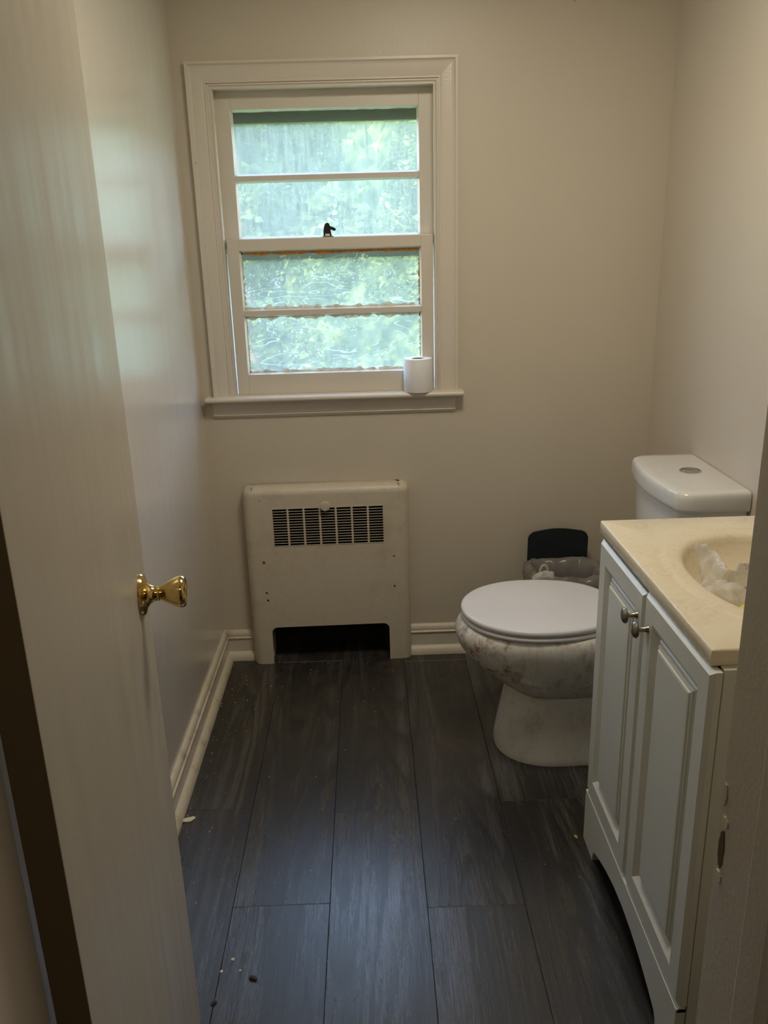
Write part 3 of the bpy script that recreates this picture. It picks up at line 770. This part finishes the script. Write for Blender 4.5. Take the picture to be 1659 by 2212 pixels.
for q in qs:
    r_ = []
    for a in angs:
        # angle-true point on the scaled ellipse
        ca, sa = math.cos(a), math.sin(a); t = q / (abs(ca / BA) ** 2.25 + abs(sa / BB) ** 2.25) ** (1 / 2.25)
        ex, ey = edge_pt(a); te = math.hypot(ex - BCX, ey - BCY) - .006; t = min(t, te)
        x, y = BCX + t * ca, BCY + t * sa; r_.append(Vector((x, y, cz(x - BCX, y - BCY))))
    rings.append(r_)
def er(ins, z): 
    out = []
    for a in angs:
        ex, ey = edge_pt(a); ex = min(max(ex, CXF + ins), CXB - ins * .2); ey = min(max(ey, CY0 + ins), CY1 - ins); out.append(Vector((ex, ey, z)))
    return out
rings += [er(.004, CZT), er(.0012, CZT - .0014), er(0, CZT - .004), er(0, CZT - .028), er(.002, CZT - .030)]
link('counter_top', rings_mesh(rings, cap0=True, cap1=False), 'marble', ct, smooth=50)
link('drain', lathe([(.020, 0), (.020, .003), (.015, .004), (.001, .003)], 24, (BCX, BCY, CZT - .119)), 'chrome', ct, smooth=50)
# crumpled plastic in the basin
def crumple(cx, cy, czz, rx, ry, rz, seed, amp, fr=16, sub=4, flat=.0):
    b = bmesh.new(); bmesh.ops.create_icosphere(b, subdivisions=sub, radius=1)
    for v_ in b.verts:
        p = v_.co.copy(); n1 = noise.noise(p * 1.6 + Vector((seed, seed, 0))); n2 = 1 - abs(noise.noise(p * 3.7 + Vector((0, seed, seed)))) * 2
        k = 1 + amp * n1 + amp * .45 * n2
        v_.co = Vector((cx + p.x * rx * k, cy + p.y * ry * k, max(czz + p.z * rz * k, czz - rz * .75)))
    return b
def rest(b):
    for v_ in b.verts: v_.co.z = max(v_.co.z, cz(v_.co.x - BCX, v_.co.y - BCY) + .0025)
    return b
def sheet(name, pts_fn, n, mat, label, cat):
    b = bmesh.new(); g = [[b.verts.new(pts_fn(i / n, j / n)) for j in range(n + 1)] for i in range(n + 1)]
    for i in range(n):
        for j in range(n): b.faces.new((g[i][j], g[i + 1][j], g[i + 1][j + 1], g[i][j + 1]))
    o = link(name, rest(b), mat, None, smooth=80, at=pts_fn(.5, .5)); md = o.modifiers.new('thickness', 'SOLIDIFY'); md.thickness = .0006
    return tag(o, label, cat)
o = link('plastic_bag', rest(crumple(.694, 1.500, .808, .034, .036, .036, 2.2, .35)), 'film', None, smooth=80, at=(.694, 1.500, .79))
tag(o, 'clear crumpled plastic bag knotted in a ball, lowest in the basin', 'plastic bag')
def p1(u, v):
    x = .672 + .075 * u + .01 * math.sin(5 * v); y = 1.620 - .075 * v - .02 * u + .012 * math.sin(7 * u)
    z = .800 + .062 * math.exp(-((u - .15 - .5 * v) / .22) ** 2) + .03 * (1 - v) * (1 - u) + .016 * noise.noise(Vector((u * 6, v * 6, 3)))
    return Vector((x, y, z))
sheet('plastic_wrapper', p1, 26, 'film', 'thin clear plastic wrapper with ragged peak, leftmost in the basin', 'wrapper')
def p2(u, v):
    x = .742 + .08 * u + .006 * math.sin(9 * v); y = 1.555 - .05 * u + .03 * math.sin(3 * v + u)
    z = .785 + .088 * v - .03 * abs(u - .35) + .012 * noise.noise(Vector((u * 7, v * 7, 8)))
    return Vector((x, y, z))
sheet('printed_plastic_wrapper', p2, 26, 'film_ink', 'clear plastic wrapper with blue print standing up in basin', 'wrapper')
o = link('yellow_wrapper', rest(crumple(.712, 1.440, .802, .024, .020, .016, 5.5, .3, sub=3)), 'yellow', None, smooth=60, at=(.712, 1.440, .80))
tag(o, 'small crumpled yellow wrapper at near side of basin', 'wrapper')

# ---------------------------------------------------------------- door (open, left) and frame
ang = math.atan2(1.296 - .662, -.387 + .311); DW = math.hypot(1.296 - .662, .387 - .311)
dr = thing('door_1', None, None, (-.311, .662, 0), rz=ang, local=True, kind='structure')
b_ = bx(0, DW, 0, .035, .010, 2.02, bev=.0018)
dl = link('door_leaf', b_, 'doorpaint', dr)
dl.data.materials.append(M['rawedge'])
for p in dl.data.polygons:
    if p.normal.x < -.9: p.material_index = 1
KX = DW - .063; KZ = .975
dk = link('door_knob', lathe([(.034, 0), (.0345, -.003), (.033, -.006), (.028, -.008), (.022, -.010), (.016, -.015), (.0125, -.021), (.0118, -.026), (.0125, -.0265), (.0125, -.029), (.0112, -.030), (.0125, -.033), (.0165, -.040), (.0215, -.049), (.0250, -.057), (.0262, -.063), (.0258, -.067), (.0235, -.0705), (.0195, -.0715), (.017, -.070), (.001, -.069)], 56, (KX, 0, KZ), 'Y'), 'brass', dr, smooth=35)
dk['label'] = 'tarnished brass door knob'
for z in (.22, 1.80):
    link('hinge', bx(-.003, .0005, .001, .034, z - .045, z + .045), 'darkmetal', dr)
    link('hinge_barrel', lathe([(.0045, z - .045), (.0045, z + .045)], 14, (-.004, -.004, 0), 'Z'), 'darkmetal', dr, smooth=50)
t1 = thing('trim_1', None, None, (0, 0, 0), kind='structure')
link('left_jamb', bx(-.372, -.352, FY0 - .01, FY + .0, 0, 2.03), 'trim', t1)
link('left_stop', bx(-.352, -.340, FY0 - .01, .552, 0, 2.018, bev=.002), 'trim', t1)
link('right_jamb', bx(.323, .343, FY0 - .01, FY, 0, 2.03, bev=.0015), 'trim', t1)
link('right_stop', bx(.311, .323, FY0 - .01, .572, 0, 2.018, bev=.003), 'trim', t1)
link('head_jamb', bx(-.372, .343, FY0 - .01, FY, 2.018, 2.035), 'trim', t1)
link('casing', bx(-.43, -.362, FY0 - .026, FY0 - .01, 0, 2.09, bev=.003), 'trim', t1)
link('casing', bx(.333, .40, FY0 - .026, FY0 - .01, 0, 2.09, bev=.003), 'trim', t1)
link('casing', bx(-.43, .40, FY0 - .026, FY0 - .01, 2.022, 2.09, bev=.003), 'trim', t1)
# torn-out strike mortise
def blob(cy, cz_, ry, rz_, x0, x1, seed, n=22):
    pts = [(cy + ry * math.cos(2 * math.pi * i / n) * (1 + .3 * noise.noise(Vector((i * .8, seed, 0)))), cz_ + rz_ * math.sin(2 * math.pi * i / n) * (1 + .3 * noise.noise(Vector((i * .8, seed, 5))))) for i in range(n)]
    return prism(pts, x0, x1, 'X')
sm = thing('strike_mortise', 'gouged dark latch hole in right door jamb, paint chipped around', 'latch hole', (.323, .648, .945))
link('gouge', blob(.6475, .940, .0055, .021, .3222, .3235, 1), 'rawedge', sm)
link('chipped_paint', blob(.645, .973, .006, .005, .3216, .3235, 2), 'chip', sm)
link('chipped_paint', blob(.647, .909, .006, .006, .3216, .3235, 3), 'chip', sm)
link('chipped_paint', blob(.652, .999, .004, .012, .3219, .3235, 4), 'trim', sm)

# hall fill light behind the camera, an unseen lamp added for brightness
hc = thing('hall_fill_fixture', 'unseen round fill light added on the hall ceiling', 'fill light', (.35, -.5, CZ))
link('fill_fixture_base', lathe([(.16, CZ - .018), (.165, CZ - .004), (.165, CZ)], 32, (.35, -.5, 0)), 'nickel', hc, smooth=50)
hl = bpy.data.objects.new('hall_fill_light', hl_d); COL.objects.link(hl); hl.parent = hc; hl.location = (0, 0, -.06)

bc = thing('bath_fill_fixture', 'unseen round fill light added above the bathroom floor', 'fill light', (.25, 1.75, CZ))  # unseen lamp, added because daylight alone leaves the room too dark
link('fill_fixture_base', lathe([(.23, CZ - .018), (.235, CZ - .004), (.235, CZ)], 40, (.25, 1.75, 0)), 'nickel', bc, smooth=50)
bl = bpy.data.objects.new('bath_fill_light', bl_d); COL.objects.link(bl); bl.parent = bc; bl.location = (0, 0, -.06)

# ---------------------------------------------------------------- litter on the floor
def chip(name, x, y, s, mat, label, cat, seed, group=None, el=1.5, h=.35):
    b = crumple(x, y, s * h, s * el, s, s * h, seed, .45, sub=2)
    mn = min(v_.co.z for v_ in b.verts)
    for v_ in b.verts: v_.co.z -= mn
    o = link(name, b, mat, None, at=(x, y, 0)); o.rotation_euler = (0, 0, seed); return tag(o, label, cat, group)
chip('paint_flake', -.540, 1.925, .0085, 'chip', 'curled cream paint flake on floor beside the open door edge', 'paint flake', .4, el=2.0)
chip('dark_scrap', -.293, 1.393, .0055, 'darkcrumb', 'dark plastic scrap on floor near open door bottom corner', 'scrap', 2.7, el=1.5, h=.6)
chip('dark_scrap', -.368, 1.335, .0040, 'darkcrumb', 'smallest black scrap on floor plank seam nearest the door corner', 'scrap', .7, el=1.6, h=.6)
for x, y, sd, s, lb in ((-.345, 1.446, 1, .0033, 'largest and farthest of three white chips on floor near the door'), (-.365, 1.415, 2, .003, 'leftmost of three white chips on floor near the door'), (-.324, 1.416, 3, .0022, 'smallest and rightmost of three white chips on floor near the door')):
    chip('white_chip', x, y, s, 'chip', lb, 'chip', sd, 'white chips near the door bottom', el=1.1, h=.5)
chip('orange_crumb', .505, 1.800, .0042, 'orangecrumb', 'orange brown crumb on floor beside vanity foot', 'crumb', 1.9)
b_ = bmesh.new(); random.seed(11)
for i in range(420):
    t = random.random()
    if t < .45: x, y = LX + .035 + abs(random.gauss(0, .05)), random.uniform(1.3, 2.83)
    elif t < .8: x, y = random.uniform(-.54, .9), D - .04 - abs(random.gauss(0, .16))
    else: x, y = random.uniform(-.5, .52), random.uniform(1.3, 2.6)
    s = random.choice((.0008, .0010, .0013, .0020)); 
    if t < .3 and random.random() < .3: s *= 1.5
    a = random.random() * 3
    v4 = [b_.verts.new((x + s * math.cos(a + q), y + s * math.sin(a + q), .0002)) for q in (0, 1.9, 4.1)] + [b_.verts.new((x, y, s * 1.2))]
    for f in ((0, 1, 3), (1, 2, 3), (2, 0, 3), (0, 2, 1)): b_.faces.new([v4[k] for k in f])
tag(link('floor_grit', b_, 'crumb'), 'pale grit and crumbs scattered over the dark plank floor', 'grit', kind='stuff')

# ---------------------------------------------------------------- outdoors
gd = st('ground', bx(-30, 30, D + T + .05, 50, -1.2, -1.0), 'lawn')
def tree(x, y, z0, h, rad, nl, seed, label):
    t = thing('tree', label, 'tree', (x, y, z0), group=None)
    random.seed(seed)
    link('trunk', lathe([(.12, z0), (.09, z0 + h * .5), (.04, z0 + h * .8)], 12, (x, y, 0)), 'bark', t, smooth=60)
    b = bmesh.new()
    blobs = [(Vector((random.gauss(0, rad * .5), random.gauss(0, rad * .4), random.uniform(h * .15, h * .92))), rad * random.uniform(.28, .5)) for _ in range(26)]
    for i in range(nl):
        c, r = random.choice(blobs)
        d = Vector((random.gauss(0, 1), random.gauss(0, 1), random.gauss(0, 1))).normalized() * r * random.uniform(.6, 1) ** .5
        p = Vector((x, y, z0)) + c + d; s = random.uniform(.028, .06)
        if p.z < z0: continue
        q = Vector((random.gauss(0, 1), random.gauss(0, 1), random.gauss(0, .6))).normalized(); w = q.cross(Vector((random.gauss(0, 1), random.gauss(0, 1), 1))).normalized()
        f = [b.verts.new(p + q * s), b.verts.new(p + w * s * .5), b.verts.new(p - q * s), b.verts.new(p - w * s * .5)]; b.faces.new(f)
    o = bpy.data.objects.new('foliage', bpy.data.meshes.new('foliage')); b.to_mesh(o.data); b.free(); COL.objects.link(o)
    o.parent = t; o.location = (-x, -y, -z0); o.data.materials.append(M['leaf']); o['kind'] = 'stuff'
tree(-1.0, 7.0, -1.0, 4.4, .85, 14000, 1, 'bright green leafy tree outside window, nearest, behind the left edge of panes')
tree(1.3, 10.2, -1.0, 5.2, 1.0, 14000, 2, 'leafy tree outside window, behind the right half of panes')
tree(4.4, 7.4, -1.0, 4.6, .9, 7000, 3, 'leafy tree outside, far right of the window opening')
# wooded bank behind the trees: one dense leafy mass
b_ = bmesh.new(); nx, nz = 150, 60
gg = []
for i in range(nx + 1):
    col_ = []
    for j in range(nz + 1):
        t = j / nz; x = -14 + 34 * i / nx
        hh = 5.6 + 1.3 * noise.noise(Vector((x * .25, 1, 0))) + .8 * noise.noise(Vector((x * .9, 4, 0)))
        a = t * math.pi * .62
        y = 15 + 2.0 * (1 - math.cos(a)) ; z = -1.05 + hh * math.sin(a) / 1.0
        p = Vector((x, y, z)); k = .55 * noise.noise(p * .9) + .38 * noise.noise(p * 2.3) + .25 * noise.noise(p * 5.5)
        col_.append(b_.verts.new(p + Vector((.2 * k, -k, .8 * k if j else 0))))
    gg.append(col_)
for i in range(nx):
    for j in range(nz): b_.faces.new((gg[i][j], gg[i + 1][j], gg[i + 1][j + 1], gg[i][j + 1]))
tag(link('hedge', b_, 'leaf'), 'dense green hedge along the back of the yard outside', 'hedge', kind='stuff')
